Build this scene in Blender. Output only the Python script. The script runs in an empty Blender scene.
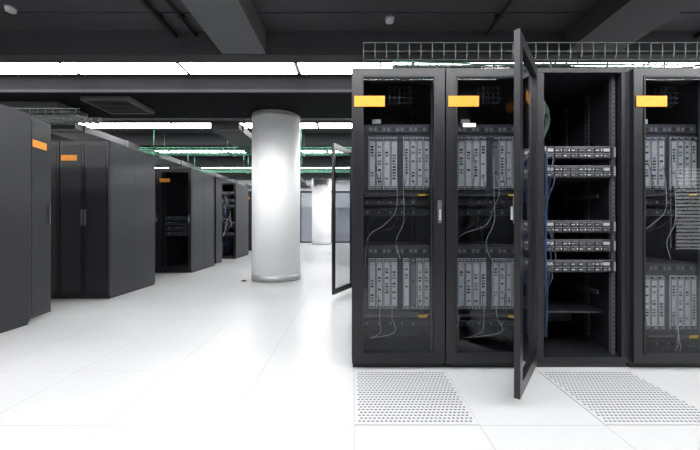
import bpy, math, random
from mathutils import Vector, Matrix
random.seed(4)
sc = bpy.context.scene
try:
    sc.view_settings.view_transform = 'Standard'
except Exception:
    pass
F = 345.0; EYE = 0.973
# ------------------------------------------------------------ materials
def mat(name, col, rough=0.5, metal=0.0, emis=None, est=0.0, spec=0.5, noise=0.0, nscale=8.0, bump=0.0):
    m = bpy.data.materials.new(name); m.use_nodes = True
    nt = m.node_tree; b = nt.nodes['Principled BSDF']
    b.inputs['Base Color'].default_value = (*col, 1)
    b.inputs['Roughness'].default_value = rough
    b.inputs['Metallic'].default_value = metal
    b.inputs['Specular IOR Level'].default_value = spec
    if emis:
        b.inputs['Emission Color'].default_value = (*emis, 1)
        b.inputs['Emission Strength'].default_value = est
    if noise > 0 or bump > 0:
        tc = nt.nodes.new('ShaderNodeTexCoord')
        n = nt.nodes.new('ShaderNodeTexNoise'); n.inputs['Scale'].default_value = nscale
        n.inputs['Detail'].default_value = 4
        nt.links.new(tc.outputs['Object'], n.inputs['Vector'])
        if noise > 0:
            r = nt.nodes.new('ShaderNodeValToRGB')
            r.color_ramp.elements[0].position = 0.3; r.color_ramp.elements[1].position = 0.7
            r.color_ramp.elements[0].color = (*[c*(1-noise) for c in col], 1)
            r.color_ramp.elements[1].color = (*[min(1, c*(1+noise)) for c in col], 1)
            nt.links.new(n.outputs['Fac'], r.inputs['Fac'])
            nt.links.new(r.outputs['Color'], b.inputs['Base Color'])
        if bump > 0:
            bp = nt.nodes.new('ShaderNodeBump'); bp.inputs['Strength'].default_value = bump
            bp.inputs['Distance'].default_value = 0.01
            nt.links.new(n.outputs['Fac'], bp.inputs['Height'])
            nt.links.new(bp.outputs['Normal'], b.inputs['Normal'])
    return m

M = {}
M['rack'] = mat('rack_black_metal', (0.010, 0.010, 0.012), 0.38, spec=0.4)
M['rackside'] = mat('rack_side_panel_metal', (0.020, 0.020, 0.025), 0.42, noise=0.06, nscale=2, spec=0.4)
M['frame'] = mat('door_frame_black', (0.010, 0.010, 0.012), 0.3, spec=0.4)
M['inner'] = mat('rack_interior_black', (0.02, 0.02, 0.023), 0.6)
M['rail'] = mat('rack_rail_grey', (0.10, 0.10, 0.11), 0.4, 0.3)
M['hole'] = mat('rail_hole_black', (0.004, 0.004, 0.004), 0.8)
M['blade'] = mat('blade_module_grey', (0.52, 0.53, 0.52), 0.45, 0.1, noise=0.1, nscale=40)
M['blade2'] = mat('blade_module_dark', (0.16, 0.16, 0.17), 0.5)
M['chassis'] = mat('chassis_dark_grey', (0.045, 0.045, 0.05), 0.5)
M['server'] = mat('server_bezel', (0.013, 0.013, 0.016), 0.4)
M['silver'] = mat('server_silver', (0.42, 0.43, 0.45), 0.35, 0.5)
M['orange'] = mat('orange_label', (0.80, 0.30, 0.04), 0.55, spec=0.2)
M['yellow'] = mat('yellow_tag', (0.65, 0.42, 0.03), 0.5)
M['white'] = mat('white_tag', (0.75, 0.75, 0.75), 0.5)
M['blue'] = mat('blue_cable', (0.02, 0.05, 0.14), 0.45)
M['green'] = mat('green_cable', (0.04, 0.13, 0.07), 0.45)
M['wcable'] = mat('grey_cable', (0.45, 0.45, 0.47), 0.45)
M['kcable'] = mat('black_cable', (0.015, 0.015, 0.015), 0.45)
M['tray'] = mat('wire_tray_metal', (0.05, 0.060, 0.056), 0.45, 0.4)
M['greentray'] = mat('wire_tray_green', (0.05, 0.18, 0.11), 0.4, 0.2)
M['column'] = mat('column_white_paint', (0.95, 0.95, 0.95), 0.5, noise=0.01, nscale=3)
M['steel'] = mat('brushed_steel', (0.42, 0.42, 0.43), 0.4, 0.5)
M['ceil'] = mat('ceiling_dark_grey', (0.040, 0.040, 0.043), 0.85, noise=0.08, nscale=3)
M['beam'] = mat('beam_grey', (0.036, 0.036, 0.039), 0.8, noise=0.06, nscale=2)
M['beaml'] = mat('beam_light_grey', (0.090, 0.090, 0.093), 0.75, noise=0.05, nscale=2)
M['beamd'] = mat('beam_dark_grey', (0.018, 0.018, 0.020), 0.8, spec=0.2)
M['soffit'] = mat('soffit_shade_black', (0.009, 0.009, 0.010), 0.9, spec=0.1)  # near-black colour stands in for shade on the soffit beside the lamp row
M['duct'] = mat('duct_grey', (0.06, 0.06, 0.063), 0.6)
M['wall'] = mat('wall_white_paint', (0.70, 0.71, 0.72), 0.7, noise=0.02, nscale=2)
M['walld'] = mat('wall_grey_paint', (0.16, 0.16, 0.17), 0.7, noise=0.03, nscale=2)
M['light'] = mat('light_diffuser', (0.9, 0.9, 0.9), 0.5, emis=(0.98, 0.99, 1.0), est=30.0)
M['lightn'] = mat('light_diffuser_dimmed', (0.9, 0.9, 0.9), 0.5, emis=(0.98, 0.99, 1.0), est=20.0)
M['lighthouse'] = mat('light_housing', (0.05, 0.05, 0.05), 0.6)
M['window'] = mat('window_daylight', (0.9, 0.9, 0.9), 0.5, emis=(0.95, 0.98, 1.0), est=3.0)
M['plastic'] = mat('white_plastic', (0.5, 0.5, 0.5), 0.4)
M['led'] = mat('led_white', (0.8, 0.9, 1), 0.4, emis=(0.7, 0.9, 1), est=1.5)
M['tilew'] = mat('perforated_tile_white', (0.40, 0.40, 0.405), 0.35)
M['slot'] = mat('perforation_dark', (0.09, 0.09, 0.095), 0.8)

def perfmat():
    m = bpy.data.materials.new('perforated_door_mesh'); m.use_nodes = True
    nt = m.node_tree; b = nt.nodes['Principled BSDF']; L = nt.links
    b.inputs['Roughness'].default_value = 0.4; b.inputs['Specular IOR Level'].default_value = 0.35
    tc = nt.nodes.new('ShaderNodeTexCoord'); v = nt.nodes.new('ShaderNodeTexVoronoi')
    v.inputs['Scale'].default_value = 70; v.inputs['Randomness'].default_value = 0.0
    r = nt.nodes.new('ShaderNodeValToRGB')
    r.color_ramp.elements[0].position = 0.35; r.color_ramp.elements[1].position = 0.42
    r.color_ramp.elements[0].color = (0.003,0.003,0.003,1); r.color_ramp.elements[1].color = (0.020,0.020,0.023,1)
    L.new(tc.outputs['Object'], v.inputs['Vector']); L.new(v.outputs['Distance'], r.inputs['Fac'])
    L.new(r.outputs['Color'], b.inputs['Base Color'])
    return m
M['perf'] = perfmat()

def glassmat(name, tint, f0=0.025, rough=0.01):
    m = bpy.data.materials.new(name); m.use_nodes = True
    nt = m.node_tree; nt.nodes.clear(); L=nt.links
    o = nt.nodes.new('ShaderNodeOutputMaterial'); mx = nt.nodes.new('ShaderNodeMixShader')
    t = nt.nodes.new('ShaderNodeBsdfTransparent'); g = nt.nodes.new('ShaderNodeBsdfGlossy')
    lw = nt.nodes.new('ShaderNodeLayerWeight'); lw.inputs['Blend'].default_value = 0.5
    p = nt.nodes.new('ShaderNodeMath'); p.operation='POWER'; p.inputs[1].default_value=5
    q = nt.nodes.new('ShaderNodeMath'); q.operation='MULTIPLY_ADD'; q.inputs[1].default_value=0.8; q.inputs[2].default_value=f0
    L.new(lw.outputs['Facing'], p.inputs[0]); L.new(p.outputs[0], q.inputs[0])
    t.inputs['Color'].default_value = (*tint, 1); g.inputs['Roughness'].default_value = rough
    g.inputs['Color'].default_value = (1, 1, 1, 1)
    L.new(q.outputs[0], mx.inputs[0]); L.new(t.outputs[0], mx.inputs[1])
    L.new(g.outputs[0], mx.inputs[2]); L.new(mx.outputs[0], o.inputs['Surface'])
    return m
M['glass'] = glassmat('smoked_door_glass', (0.78, 0.79, 0.81))

# floor material : 600 mm raised tiles
def floormat():
    m = bpy.data.materials.new('raised_floor_tiles'); m.use_nodes = True
    nt = m.node_tree; b = nt.nodes['Principled BSDF']; L = nt.links
    b.inputs['Roughness'].default_value = 0.30
    b.inputs['Specular IOR Level'].default_value = 0.5
    tc = nt.nodes.new('ShaderNodeTexCoord'); sp = nt.nodes.new('ShaderNodeSeparateXYZ')
    L.new(tc.outputs['Object'], sp.inputs[0])
    def math_(op, a, bb=None, c=None):
        n = nt.nodes.new('ShaderNodeMath'); n.operation = op
        for i, v in enumerate((a, bb, c)):
            if v is None: continue
            if isinstance(v, (int, float)): n.inputs[i].default_value = v
            else: L.new(v, n.inputs[i])
        return n.outputs[0]
    def seam(out, off):
        s = math_('ADD', out, 60 - off)
        fr = math_('FRACT', math_('DIVIDE', s, 0.6))
        a = math_('ABSOLUTE', math_('SUBTRACT', fr, 0.5))
        return math_('GREATER_THAN', a, 0.5 - 0.0038)
    sx = seam(sp.outputs[0], 0.012); sy = seam(sp.outputs[1], 1.65)
    sm = math_('MAXIMUM', sx, sy)
    fx = math_('FLOOR', math_('DIVIDE', math_('ADD', sp.outputs[0], 59.988), 0.6))
    fy = math_('FLOOR', math_('DIVIDE', math_('ADD', sp.outputs[1], 58.35), 0.6))
    cb = nt.nodes.new('ShaderNodeCombineXYZ'); L.new(fx, cb.inputs[0]); L.new(fy, cb.inputs[1])
    wn = nt.nodes.new('ShaderNodeTexWhiteNoise'); L.new(cb.outputs[0], wn.inputs['Vector'])
    val = math_('ADD', math_('MULTIPLY', wn.outputs['Value'], 0.012), 0.40)
    col = nt.nodes.new('ShaderNodeCombineColor')
    for i in range(3): L.new(val, col.inputs[i])
    mx = nt.nodes.new('ShaderNodeMix'); mx.data_type = 'RGBA'
    L.new(sm, mx.inputs['Factor']); L.new(col.outputs[0], mx.inputs['A'])
    mx.inputs['B'].default_value = (0.265, 0.265, 0.275, 1)
    L.new(mx.outputs['Result'], b.inputs['Base Color'])
    return m
M['floor'] = floormat()

# ------------------------------------------------------------ mesh builder
class MB:
    def __init__(s): s.v=[]; s.f=[]; s.m=[]; s.k=[]; s.sm=[]
    def mi(s, k):
        if k not in s.k: s.k.append(k)
        return s.k.index(k)
    def box(s, x0, x1, y0, y1, z0, z1, k):
        n=len(s.v); i=s.mi(k)
        s.v += [(x0,y0,z0),(x1,y0,z0),(x1,y1,z0),(x0,y1,z0),(x0,y0,z1),(x1,y0,z1),(x1,y1,z1),(x0,y1,z1)]
        for q in ((0,3,2,1),(4,5,6,7),(0,1,5,4),(1,2,6,5),(2,3,7,6),(3,0,4,7)):
            s.f.append([n+a for a in q]); s.m.append(i); s.sm.append(False)
    def tube(s, pts, r, k, seg=6):
        i=s.mi(k); P=[Vector(p) for p in pts]; n0=len(s.v); N=len(P)
        for j,p in enumerate(P):
            t=(P[min(j+1,N-1)]-P[max(j-1,0)])
            if t.length<1e-9: t=Vector((0,0,1))
            t.normalize()
            up=Vector((0,0,1)) if abs(t.z)<0.9 else Vector((0,1,0))
            a=t.cross(up).normalized(); b=t.cross(a).normalized()
            for q in range(seg):
                an=2*math.pi*q/seg
                s.v.append(tuple(p+a*math.cos(an)*r+b*math.sin(an)*r))
        for j in range(N-1):
            for q in range(seg):
                q2=(q+1)%seg
                s.f.append([n0+j*seg+q,n0+j*seg+q2,n0+(j+1)*seg+q2,n0+(j+1)*seg+q]); s.m.append(i); s.sm.append(True)
        s.f.append([n0+q for q in range(seg)][::-1]); s.m.append(i); s.sm.append(False)
        s.f.append([n0+(N-1)*seg+q for q in range(seg)]); s.m.append(i); s.sm.append(False)
    def cable(s, pts, r, k, n=10):
        P=[Vector(p) for p in pts]; P=[P[0]]+P+[P[-1]]; out=[]
        for j in range(1,len(P)-2):
            for q in range(n):
                t=q/n; a,b,c,d=P[j-1],P[j],P[j+1],P[j+2]
                out.append(0.5*((2*b)+(c-a)*t+(2*a-5*b+4*c-d)*t*t+(3*b-a-3*c+d)*t**3))
        out.append(P[-2]); s.tube(out, r, k, 5)
    def lathe(s, cx, cy, prof, k, seg=64):
        n0=len(s.v); i=s.mi(k)
        for (r,z) in prof:
            for q in range(seg):
                a=2*math.pi*q/seg; s.v.append((cx+r*math.cos(a), cy+r*math.sin(a), z))
        for j in range(len(prof)-1):
            for q in range(seg):
                q2=(q+1)%seg
                s.f.append([n0+j*seg+q,n0+j*seg+q2,n0+(j+1)*seg+q2,n0+(j+1)*seg+q]); s.m.append(i); s.sm.append(True)
        s.f.append([n0+q for q in range(seg)][::-1]); s.m.append(i); s.sm.append(False)
        s.f.append([n0+(len(prof)-1)*seg+q for q in range(seg)]); s.m.append(i); s.sm.append(False)
    def make(s, name, parent=None, loc=(0,0,0), rotz=0.0, bevel=0.0):
        me=bpy.data.meshes.new(name); me.from_pydata(s.v,[],s.f)
        for k in s.k: me.materials.append(M[k])
        me.polygons.foreach_set('material_index', s.m)
        me.polygons.foreach_set('use_smooth', s.sm); me.update()
        o=bpy.data.objects.new(name, me); sc.collection.objects.link(o)
        o.location=loc; o.rotation_euler=(0,0,rotz)
        if parent: o.parent=parent
        if bevel>0:
            b=o.modifiers.new('bevel','BEVEL'); b.width=bevel; b.segments=2; b.limit_method='ANGLE'
        return o
def empty(name, loc=(0,0,0)):
    e=bpy.data.objects.new(name,None); e.location=loc; e.empty_display_size=0.2
    sc.collection.objects.link(e); return e

# ------------------------------------------------------------ room
XL, XR, YB, YF = -9.5, 10.5, -4.0, 17.0
def simple(name, *b, k, **kw):
    m=MB(); m.box(*b, k); return m.make(name, **kw)
simple('floor', XL, XR, YB, YF, -0.1, 0.0, k='floor')
simple('wall_far', XL, XR, YF, YF+0.15, 0, 3.4, k='wall')
simple('wall_left', XL-0.15, XL, YB, YF, 0, 3.4, k='wall')
simple('wall_right', XR, XR+0.15, YB, YF, 0, 3.4, k='wall')
simple('wall_back', XL, XR, YB-0.15, YB, 0, 3.4, k='walld')
m=MB()
m.box(XL,XR,YB,4.3,3.25,3.4,'ceil'); m.box(XL,XR,4.3,YF,3.03,3.4,'ceil')
for i in range(13):      # shallow joints of the deck panels
    m.box(XL,XR,YB+0.3+i*0.62,YB+0.325+i*0.62,3.235,3.25,'beam')
m.make('ceiling')
# window with blinds behind the camera (seen only as a reflection in the glass)
w=MB(); w.box(7.9,10.2,YB,YB+0.02,0.3,2.3,'window')
for i in range(4): w.box(7.9+i*0.735,7.98+i*0.735,YB+0.02,YB+0.06,0.3,2.3,'beaml')
for i in range(22): w.box(7.9,10.2,YB+0.03,YB+0.04,0.34+i*0.09,0.37+i*0.09,'beaml')
w.make('window_1')

# beams
m=MB(); m.box(-1.55,-1.03,YB,4.12,2.98,3.25,'beaml'); m.make('ceiling_beam')
m=MB(); m.box(2.55,3.18,YB,4.12,3.0,3.25,'beam'); m.make('ceiling_beam')
m=MB(); m.box(XL,XR,4.12,4.33,2.97,3.25,'beam'); m.make('ceiling_beam')
m=MB(); m.box(XL,XR,4.80,6.0,2.78,3.03,'soffit'); m.make('ceiling_soffit')
m=MB(); m.box(XL,XR,4.75,4.795,2.76,2.80,'beamd'); m.make('trim_1')
m=MB(); m.box(XL,XR,8.0,8.5,2.75,3.03,'beamd'); m.make('ceiling_beam')
m=MB(); m.box(XL,XR,10.9,11.3,2.75,3.03,'beamd'); m.make('ceiling_beam')
m=MB(); m.box(XL,XR,13.7,14.1,2.75,3.03,'beamd'); m.make('ceiling_beam')
# ducts hung under the beams
for (xa,xb,ya) in ((-2.5,-2.0,6.1),(-5.6,-4.9,6.1)):
    m=MB(); m.box(xa,xb,ya,16.9,2.62,2.74,'duct')
    for i in range(9): m.box(xa-0.02,xb+0.02,ya+0.2+i*1.2,ya+0.24+i*1.2,2.605,2.745,'beaml')
    m.make('air_duct')
m=MB(); m.box(-6.2,-4.4,5.15,5.75,2.68,2.775,'duct')
for i in range(10): m.box(-6.1,-4.5,5.19+i*0.055,5.21+i*0.055,2.675,2.68,'hole')
m.make('air_conditioner_cassette')
m=MB(); m.box(-3.9,-3.2,4.95,5.6,2.72,2.78,'beaml')
for i in range(9): m.box(-3.84,-3.26,5.0+i*0.06,5.03+i*0.06,2.715,2.72,'hole')
m.make('air_vent')
for (x,z,r) in ((-2.10,3.19,0.028),(-1.86,3.2,0.018),(1.6,3.2,0.02),(4.1,3.19,0.03)):
    m=MB(); m.tube([(x,YB+0.01,z),(x,4.11,z)],r,'beamd',8)
    for j in range(6): m.box(x-0.04,x+0.04,-2.5+j*1.25,-2.47+j*1.25,z,3.25,'beamd')
    m.make('ceiling_conduit')

# lamps
def lightrow(y, z, gap=None, k='light'):
    m=MB(); x=-0.72-1.5*5
    while x < 9.0:
        if not (gap and any(a<x+1.5 and x<b for a,b in gap)):
            m.box(x+0.03,x+1.47,y-0.16,y+0.16,z-0.012,z,k)
            m.box(x,x+1.5,y-0.19,y+0.19,z,z+0.03,'lighthouse')
        x+=1.5
    m.make('ceiling_light_strip')
lightrow(4.54,3.0,k='lightn')
for y in (7.25,10.0,12.75,15.5): lightrow(y,3.0)
for y in (1.65,0.45): lightrow(y,2.95,k='lightn')
lightrow(-0.7,3.22,gap=((-1.55,-1.03),(2.55,3.18)))

# smoke detectors
for (x,y) in ((-3.62,3.66),(0.42,3.85)):
    m=MB(); m.lathe(x,y,[(0.025,3.20),(0.045,3.205),(0.05,3.23),(0.055,3.25)],'plastic',20); m.make('smoke_detector')

# columns
def column(x,y,r,zt):
    m=MB(); m.lathe(x,y,[(r,0.10),(r,zt)],'column'); m.lathe(x,y,[(r+0.008,0),(r+0.008,0.10)],'steel'); m.make('round_column')
column(-1.30,5.93,0.405,2.78)
column(-1.33,15.0,0.41,3.03)
# far glazed partition
m=MB()
for i in range(9):
    x=-6.0+i*1.2; m.box(x-0.03,x+0.03,16.1,16.16,0,2.4,'beamd')
m.box(-6.0,3.6,16.1,16.16,2.34,2.42,'beamd'); m.box(-6.0,3.6,16.1,16.16,0,0.06,'beamd')
m.box(-6.0,3.6,16.125,16.135,0.06,2.34,'glass'); m.make('glass_partition')

# ------------------------------------------------------------ perforated tiles
def ptile(x,y):
    e=empty('perforated_floor_tile',(x,y,0))
    m=MB(); m.box(0.003,0.597,0.003,0.597,0.0005,0.003,'tilew'); m.make('panel',e)
    m=MB(); nx,ny=26,22
    for i in range(nx):
        for j in range(ny):
            cx=0.03+i*0.54/(nx-1)+ (0.005 if j%2 else -0.005); cy=0.03+j*0.54/(ny-1)
            n0=len(m.v); k=m.mi('slot')
            for q in range(8):
                a=2*math.pi*q/8; m.v.append((cx+0.0080*math.cos(a),cy+0.0066*math.sin(a),0.0034))
            m.f.append([n0+q for q in range(8)]); m.m.append(k); m.sm.append(False)
    m.make('perforations',e)
ptile(0.012,1.65); ptile(1.212,1.65)

# ------------------------------------------------------------ racks
def rack_shell(e, w=0.6127, d=1.0, H=2.0, side='rackside'):
    m=MB(); T=0.012
    m.box(0,T,0,d,0.03,H,side); m.box(w-T,w,0,d,0.03,H,side)
    m.box(T,w-T,0,d,H-0.03,H,'rack'); m.box(T,w-T,0.0,d,0.03,0.07,'rack')
    m.box(T,w-T,d-0.02,d,0.07,H-0.03,'inner')
    m.box(0.005,w-0.005,0.012,d-0.012,0.0,0.03,'inner')
    for x0 in (T,w-T-0.035):
        for y0 in (0.002,d-0.06): m.box(x0,x0+0.035,y0,y0+0.035,0.07,H-0.03,'rack')
    for xs in (-0.0015,w):
        m.box(xs,xs+0.0015,d*0.5-0.004,d*0.5+0.004,0.05,H-0.02,'inner')
        m.box(xs,xs+0.0015,0.035,0.04,0.05,H-0.02,'inner')
    m.make('cabinet',e,bevel=0.003)
    r=MB()
    for x0 in (0.050,w-0.070):
        for y0 in (0.055,d-0.2):
            r.box(x0,x0+0.02,y0,y0+0.03,0.07,H-0.03,'rail')
            for i in range(60): r.box(x0+0.006,x0+0.014,y0-0.001,y0,0.1+i*0.031,0.112+i*0.031,'hole')
    r.make('mounting_rails',e)

def door_mesh(W, H=1.94, glass=True, label=True, handle_x=None, label_x=0.012, stile=0.072):
    m=MB(); s=stile; z0=0.0
    m.box(0,s,-0.03,0,z0,H,'frame'); m.box(W-s,W,-0.03,0,z0,H,'frame')
    m.box(s,W-s,-0.03,0,H-0.065,H,'frame'); m.box(s,W-s,-0.03,0,z0,0.07,'frame')
    b=0.008
    m.box(s-b,s,-0.036,-0.03,0.06,H-0.055,'rack'); m.box(W-s,W-s+b,-0.036,-0.03,0.06,H-0.055,'rack')
    m.box(s-b,W-s+b,-0.036,-0.03,H-0.06,H-0.05,'rack'); m.box(s-b,W-s+b,-0.036,-0.03,0.06,0.07,'rack')
    if glass: m.box(s,W-s,-0.020,-0.016,0.07,H-0.065,'glass')
    else:
        m.box(s,W-s,-0.022,-0.008,0.07,H-0.065,'perf')
    if label: m.box(label_x,label_x+0.20,-0.0375,-0.036,H-0.255,H-0.185,'orange')
    hx = W-0.035 if handle_x is None else handle_x
    m.box(hx-0.013,hx+0.013,-0.040,-0.03,H/2-0.05,H/2+0.10,'rail')
    m.box(hx-0.006,hx+0.006,-0.052,-0.040,H/2-0.03,H/2+0.04,'silver')
    return m

def blades(m, x0, x1, z0, z1, y, n=4, seed=0):
    rr=random.Random(seed)
    w=(x1-x0)/n
    m.box(x0-0.006,x1+0.006,y,y+0.25,z0-0.012,z1+0.012,'chassis')
    for i in range(n):
        a=x0+i*w+0.003; b=x0+(i+1)*w-0.003
        k='blade' if rr.random()<0.9 else 'blade2'
        m.box(a,b,y-0.012,y,z0,z1,k)
        m.box(a+0.004,b-0.004,y-0.024,y-0.012,z0+0.005,z0+0.022,'server')
        m.box(a+0.004,b-0.004,y-0.024,y-0.012,z1-0.022,z1-0.005,'server')
        m.box(a+0.008,b-0.008,y-0.026,y-0.024,z1-0.018,z1-0.009,'silver')
        m.box(a+0.008,b-0.008,y-0.026,y-0.024,z0+0.009,z0+0.018,'silver')
        zz=z0+0.05
        while zz<z1-0.06:
            if rr.random()<0.45: m.box(a+0.013,b-0.010,y-0.014,y-0.012,zz,zz+0.012,'blade2' if rr.random()<0.5 else 'server')
            zz+=0.020
        m.box(a+0.003,a+0.007,y-0.013,y-0.0119,z0+0.03,z1-0.03,'chassis')

def equip_chassis(e, lows=(0.37,0.72), seed=0):
    m=MB(); y=0.10
    for (z0,z1) in ((1.197,1.562), lows):
        m.box(0.072,0.540,y+0.002,y+0.55,z0-0.02,z1+0.09,'chassis')
        m.box(0.075,0.535,y-0.01,y+0.01,z1+0.03,z1+0.075,'chassis')
        for i in range(14): m.box(0.09+i*0.031,0.108+i*0.031,y-0.0115,y-0.01,z1+0.04,z1+0.065,'blade2' if i%3 else 'server')
        blades(m,0.112,0.315,z0,z1,y,4,seed+int(z0*10)); blades(m,0.352,0.537,z0,z1,y,4,seed+7+int(z0*10))
        m.box(0.09,0.53,y-0.045,y+0.1,z0-0.045,z0-0.03,'chassis')
    for z in (1.09,1.02,lows[0]-0.12):
        if z<0.1: continue
        m.box(0.08,0.535,y-0.005,y+0.3,z,z+0.042,'server')
        for i in range(20): m.box(0.10+i*0.02,0.113+i*0.02,y-0.0065,y-0.005,z+0.012,z+0.028,'hole' if i%4 else 'blade2')
    m.box(0.45,0.51,y-0.050,y-0.045,lows[0]-0.05,lows[0]-0.03,'yellow')
    m.box(0.14,0.20,y-0.008,y-0.004,1.655,1.685,'blade')
    m.box(0.45,0.5,y-0.050,y-0.046,1.15,1.165,'yellow')
    for i in range(5): m.tube([(0.26+i*0.035,0.14,1.78),(0.26+i*0.035,0.10,1.80),(0.26+i*0.035,0.10,1.92)],0.003,'rail',5)
    for i in range(4): m.tube([(0.25,0.10,1.80+i*0.035),(0.42,0.10,1.80+i*0.035)],0.003,'rail',5)
    m.make('blade_chassis',e)
    c=MB(); rr=random.Random(seed+99)
    for i in range(5):
        xa=0.14+rr.random()*0.36; z1=1.25 + rr.random()*0.2
        c.cable([(xa,0.08,z1),(xa+0.01,0.055,z1-0.12),(xa-0.05+rr.random()*0.1,0.05,1.05+rr.random()*0.08),(xa-0.08,0.065,0.95),(0.09+rr.random()*0.04,0.08,0.86),(0.09,0.08,0.6)],0.0022,'wcable' if i==1 else 'kcable')
    for i in range(4):
        xa=0.14+rr.random()*0.36
        c.cable([(xa,0.08,lows[0]+0.1),(xa-0.01,0.05,lows[0]-0.04),(xa-0.07+rr.random()*0.1,0.055,lows[0]-0.15),(0.12,0.08,lows[0]-0.2)],0.0022,'wcable' if i%2 else 'kcable')
    c.cable([(0.36,0.08,1.42),(0.35,0.05,1.2),(0.352,0.05,0.98),(0.30,0.055,0.84),(0.33,0.06,0.72)],0.0022,'wcable')
    c.make('cables',e)

def server2u(m, z, y, x0=0.082, x1=0.540, h=0.084, seed=0):
    rr=random.Random(seed)
    m.box(x0,x1,y,y+0.68,z,z+h,'server')
    m.box(x0-0.014,x0,y-0.014,y+0.02,z,z+h,'chassis'); m.box(x1,x1+0.014,y-0.014,y+0.02,z,z+h,'chassis')
    m.box(x0-0.010,x0-0.003,y-0.022,y-0.014,z+0.01,z+h-0.01,'silver'); m.box(x1+0.003,x1+0.010,y-0.022,y-0.014,z+0.01,z+h-0.01,'silver')
    m.box(x0+0.005,x1-0.005,y-0.004,y,z+h-0.005,z+h-0.002,'blade2')
    n=8; w=(x1-x0-0.02)/n
    for r in range(2):
        for i in range(n):
            a=x0+0.01+i*w; zz=z+0.005+r*0.037
            if i in (0,7) and r==1:
                m.box(a+0.003,a+w-0.010,y-0.008,y,zz+0.006,zz+0.026,'silver'); continue
            m.box(a+0.002,a+w-0.002,y-0.006,y,zz,zz+0.032,'server')
            m.box(a+0.004,a+w*0.45,y-0.0095,y-0.006,zz+0.010,zz+0.018,'silver' if rr.random()<0.5 else 'blade2')
            m.box(a+w*0.55,a+w*0.55+0.016,y-0.0075,y-0.006,zz+0.004,zz+0.028,'chassis')
            m.box(a+0.002,a+w-0.002,y-0.0085,y-0.006,zz+0.028,zz+0.031,'blade2')
            if rr.random()<0.35: m.box(a+w*0.78,a+w*0.78+0.004,y-0.008,y-0.006,zz+0.014,zz+0.018,'led')

def equip_servers(e, zs, cab=True, y=0.055, seed=0):
    m=MB()
    for i,z in enumerate(zs): server2u(m,z,y,seed=seed+i)
    m.make('rack_servers',e)
    if cab:
        c=MB(); rr=random.Random(seed+5)
        for i in range(22):
            x=0.075+rr.random()*0.055; yy=0.82+rr.random()*0.1; k='blue' if i%3 else 'kcable'
            pts=[(x+rr.uniform(-.02,.02),yy,zz) for zz in (1.75,1.5,1.2,0.9,0.6,0.3,0.12)]
            c.cable(pts,0.004,k,5)
        for i in range(14):
            x=0.500+rr.random()*0.05; yy=0.80+rr.random()*0.1
            pts=[(x+rr.uniform(-.03,.02),yy+rr.uniform(-.05,.05),zz) for zz in (1.9,1.65,1.4,1.15,0.9,0.6,0.3,0.12)]
            c.cable(pts,0.004,('kcable','wcable','green')[i%3],5)
        for i in range(12):
            x=0.055+rr.random()*0.02; yy=0.015+rr.random()*0.025
            pts=[(x+rr.uniform(-.006,.01),yy+rr.uniform(-.008,.006),zz) for zz in (1.45,1.2,0.95,0.7,0.45,0.2)]
            c.cable(pts,0.0025,'blue' if i%3==0 else 'kcable',5)
        for (za,zb) in ((1.40,1.10),(1.27,0.86),(0.88,0.70),(0.75,0.48),(0.62,0.40)):
            for i in range(2):
                xx=0.10+rr.random()*0.05
                c.cable([(xx,0.046,za+0.02),(xx-0.01,0.02,za-0.03),(0.065,0.018,(za+zb)/2),(0.07,0.03,zb)],0.0022,'kcable' if i else 'blue',6)
        for i in range(14):
            x=0.07+rr.random()*0.03; z0=1.93
            c.cable([(x,0.14+rr.random()*0.1,z0),(x+rr.uniform(-.01,.05),0.13,1.82-rr.random()*0.1),(x+rr.uniform(0,.07),0.12,1.68),(x+0.01,0.13,1.53)],0.0024,('green','kcable','kcable','wcable')[i%4],6)
        for i in range(6):
            x=0.35+rr.random()*0.15
            c.cable([(x,0.8,1.9),(x-0.05,0.75,1.7),(x+0.05,0.78,1.55)],0.004,'kcable',5)
        c.make('cables',e)

RW=0.6127; P=0.6167; Y0=2.30
def glass_rack(x,y,lows=(0.37,0.72),seed=0,name='server_rack'):
    e=empty(name,(x,y,0)); rack_shell(e)
    d=door_mesh(RW-0.006); d.make('glass_door',e,loc=(0.003,-0.002,0.045),bevel=0.0)
    equip_chassis(e,lows,seed); return e
glass_rack(0.0,Y0,seed=1)
r2=glass_rack(P,Y0,seed=2)
m=MB(); m.box(0.115,0.20,-0.0245,-0.0225,1.60,1.625,'white'); m.make('paper_tag',r2)
glass_rack(3*P,Y0,lows=(0.23,0.60),seed=3)
glass_rack(4*P,Y0,seed=5)
glass_rack(5*P,Y0,seed=6)
e=empty('server_rack',(2*P,Y0,0)); rack_shell(e,d=1.05)
equip_servers(e,(1.405,1.275,0.90,0.77,0.63),seed=20)
s=MB()
s.box(0.06,0.55,0.14,0.95,0.33,0.345,'server'); s.box(0.06,0.55,0.5,0.95,0.17,0.26,'chassis')
for i in range(4): s.box(0.546,0.556,0.2,0.9,0.45+i*0.35,0.48+i*0.35,'rail')
for i in range(4): s.box(0.056,0.066,0.2,0.9,0.45+i*0.35,0.48+i*0.35,'rail')
for xx in (0.592,):
    for y0 in (0.35,0.62):
        s.box(xx-0.004,xx,y0,y0+0.05,0.1,1.95,'rail')
        for i in range(58): s.box(xx-0.005,xx-0.004,y0+0.015,y0+0.035,0.12+i*0.031,0.135+i*0.031,'hole')
s.make('shelves',e)
d=door_mesh(RW-0.006)
d.make('glass_door',e,loc=(0.004,-0.010,0.045),rotz=math.atan2(-0.51,-0.375))

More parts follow.
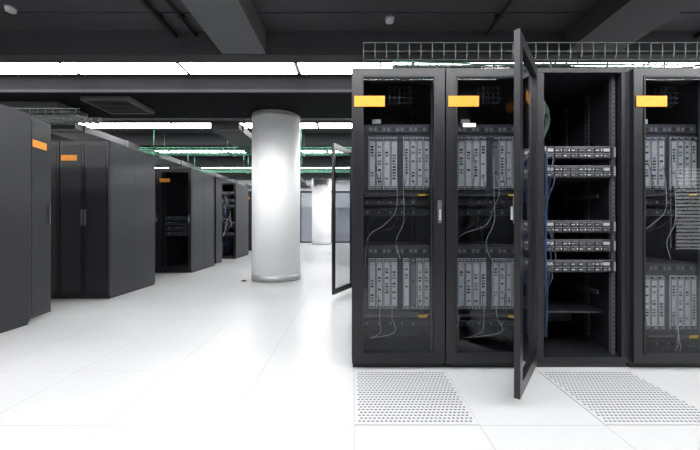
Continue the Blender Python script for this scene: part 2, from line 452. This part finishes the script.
# second right-hand row, behind, with its glass door open into the aisle
for i in range(5):
    e=empty('server_rack',(0.02+i*P,4.95,0)); rack_shell(e)
    if i:
        door_mesh(RW-0.006,glass=False).make('door',e,loc=(0.003,-0.002,0.045))
    else:
        equip_servers(e,(1.4,1.2,0.9,0.7),cab=False,seed=50)
        door_mesh(RW-0.006,stile=0.045,label=False).make('glass_door',e,loc=(0.0,-0.006,0.045),rotz=math.atan2(-0.55,-0.25))
for yy in (7.7,10.4):
    for i in range(4):
        e=empty('server_rack',(0.02+i*P,yy,0)); rack_shell(e)
        door_mesh(RW-0.006,glass=False).make('door',e,loc=(0.003,-0.002,0.045))

# left-hand rows (end panels on the aisle at X=-3.063)
XA=-3.063
def dbl_doors(e, w=RW, H=1.94):
    m=MB()
    h=w/2
    for k in range(2):
        a=0.004+k*h; b=a+h-0.008
        m.box(a,b,-0.028,-0.002,0.045,0.045+H,'frame')
        m.box(a+0.03,b-0.03,-0.032,-0.028,0.10,0.045+H-0.05,'perf')
    m.box(h-0.03,h-0.012,-0.05,-0.028,0.93,1.13,'rail'); m.box(h+0.012,h+0.03,-0.05,-0.028,0.93,1.13,'rail')
    m.box(0.02,0.22,-0.034,-0.032,1.745,1.815,'orange')
    m.make('double_door',e,bevel=0.002)
for j in range(3):      # row 1 (doors on the far side)
    e=empty('server_rack',(XA-RW-j*P,3.28-1.1,0)); rack_shell(e,d=1.1)
    m=MB(); m.box(0.004,RW-0.004,-0.028,-0.002,0.045,1.985,'frame'); m.make('door',e)
    if j==0:
        m=MB(); m.box(0,0.30,-0.028,0,0,1.94,'rackside')
        m.box(0.02,0.28,-0.031,-0.028,0.03,1.91,'perf')
        m.box(0.03,0.23,-0.033,-0.031,1.655,1.725,'orange')
        m.box(0.262,0.272,-0.045,-0.031,0.9,1.1,'rail')
        m.make('half_door',e,loc=(RW-0.034,1.102,0.045),rotz=math.atan2(0.28,-0.055))
for j in range(4):      # row 2
    e=empty('server_rack',(XA-RW-j*P,4.367,0)); rack_shell(e,d=1.0); dbl_doors(e)
for j in range(4):      # row 3
    e=empty('server_rack',(XA-RW-j*P,6.60,0)); rack_shell(e,d=1.1)
    door_mesh(RW-0.006,stile=0.05).make('glass_door',e,loc=(0.003,-0.002,0.045))
    equip_servers(e,(1.0,0.9,0.8,0.7),cab=False,seed=70+j,y=0.12)
    if j==0:
        m=MB(); m.box(0,0.3,-0.028,0,0,1.94,'frame'); m.make('half_door',e,loc=(RW-0.002,1.105,0.045),rotz=math.radians(86))
for j in range(4):      # row 4, open, heavily cabled
    e=empty('server_rack',(XA-RW-j*P,9.11,0)); rack_shell(e,d=1.1)
    equip_servers(e,(1.7,1.5,1.35,0.9,0.6),cab=False,seed=90+j)
    c=MB(); rr=random.Random(j)
    for i in range(40):
        x=0.08+rr.random()*0.4; z=0.5+rr.random()*1.3
        c.cable([(x,0.04,z),(x+rr.uniform(-.05,.05),0.02,z-0.08),(x+rr.uniform(-.15,.1),0.01,z-0.25),(0.3+rr.uniform(-.2,.2),0.03,z-0.42)],0.006,('blue','blue','wcable','kcable')[i%4],5)
    c.make('cables',e)
for j in range(4):
    e=empty('server_rack',(XA-RW-j*P,11.7,0)); rack_shell(e,d=1.1); dbl_doors(e)

# ------------------------------------------------------------ wire trays
def tray(name,x0,x1,y0,y1,z0,h,k='tray',pitch=0.1,r=0.0032,hang=None):
    e=empty(name); m=MB(); n=6
    for i in range(n+1):
        y=y0+(y1-y0)*i/n; m.tube([(x0,y,z0),(x1,y,z0)],r,k,5)
    for y in (y0,y1):
        for z in (z0+h*0.5,z0+h): m.tube([(x0,y,z),(x1,y,z)],r,k,5)
    x=x0; c=0.025
    while x<=x1+1e-6:
        m.tube([(x,y0,z0+h),(x,y0,z0+c),(x,y0+c*0.4,z0+c*0.3),(x,y0+c,z0),(x,y1-c,z0),(x,y1-c*0.4,z0+c*0.3),(x,y1,z0+c),(x,y1,z0+h)],r,k,5)
        x+=pitch
    m.make('wire_basket',e)
    if hang:
        m=MB(); x=x0+0.3
        while x<x1:
            for y in (y0-0.01,y1+0.01): m.tube([(x,y,z0),(x,y,hang)],0.005,k,6)
            m.box(x-0.02,x+0.02,y0-0.03,y1+0.03,z0-0.025,z0-0.004,k)
            x+=1.6
        m.make('hangers',e)
    return e
t=tray('wire_cable_tray',0.08,5.6,2.40,2.88,2.10,0.12,'tray',0.08,0.0038)
m=MB()
for i in range(14):
    m.tube([(0.2+i*0.4,2.43,2.0),(0.2+i*0.4,2.43,2.10)],0.006,'tray',6)
    m.tube([(0.2+i*0.4,2.85,2.0),(0.2+i*0.4,2.85,2.10)],0.006,'tray',6)
m.make('standoffs',t)
c=MB(); rr=random.Random(3)
for i in range(9):
    y=2.5+rr.random()*0.3
    c.cable([(0.3+k*0.65,y+rr.uniform(-.04,.04),2.115+rr.random()*0.03) for k in range(9)],0.006,('kcable','kcable','green')[i%3],4)
c.make('tray_cables',t)
tray('wire_cable_tray',-7.0,-3.55,4.5,4.9,2.36,0.09,'tray',0.1,0.005,hang=2.70)
tray('wire_cable_tray',-4.6,3.5,7.5,7.9,2.50,0.09,'greentray',0.12,0.006,hang=3.03)
tray('wire_cable_tray',-6.6,3.5,9.9,10.3,2.45,0.09,'greentray',0.15,0.005,hang=2.96)

m=MB()
for i in range(3):
    m.cable([(-1.83+i*0.02,5.7,0.006),(-1.78,5.62+i*0.03,0.008),(-1.74,5.68,0.008),(-1.80,5.76-i*0.02,0.006)],0.006,'kcable',8)
m.make('floor_cable')

# ------------------------------------------------------------ camera / world
w=bpy.data.worlds.new('world'); sc.world=w; w.use_nodes=True
w.node_tree.nodes['Background'].inputs[0].default_value=(0.8,0.85,0.9,1)
w.node_tree.nodes['Background'].inputs[1].default_value=0.3
cam=bpy.data.cameras.new('camera'); co=bpy.data.objects.new('camera',cam); sc.collection.objects.link(co)
co.location=(0,0,EYE); co.rotation_euler=(math.radians(90),0,0)
cam.sensor_width=36; cam.lens=F/700*36; cam.shift_x=-2/700; cam.shift_y=-3/700
cam.clip_start=0.05; cam.clip_end=100
sc.camera=co
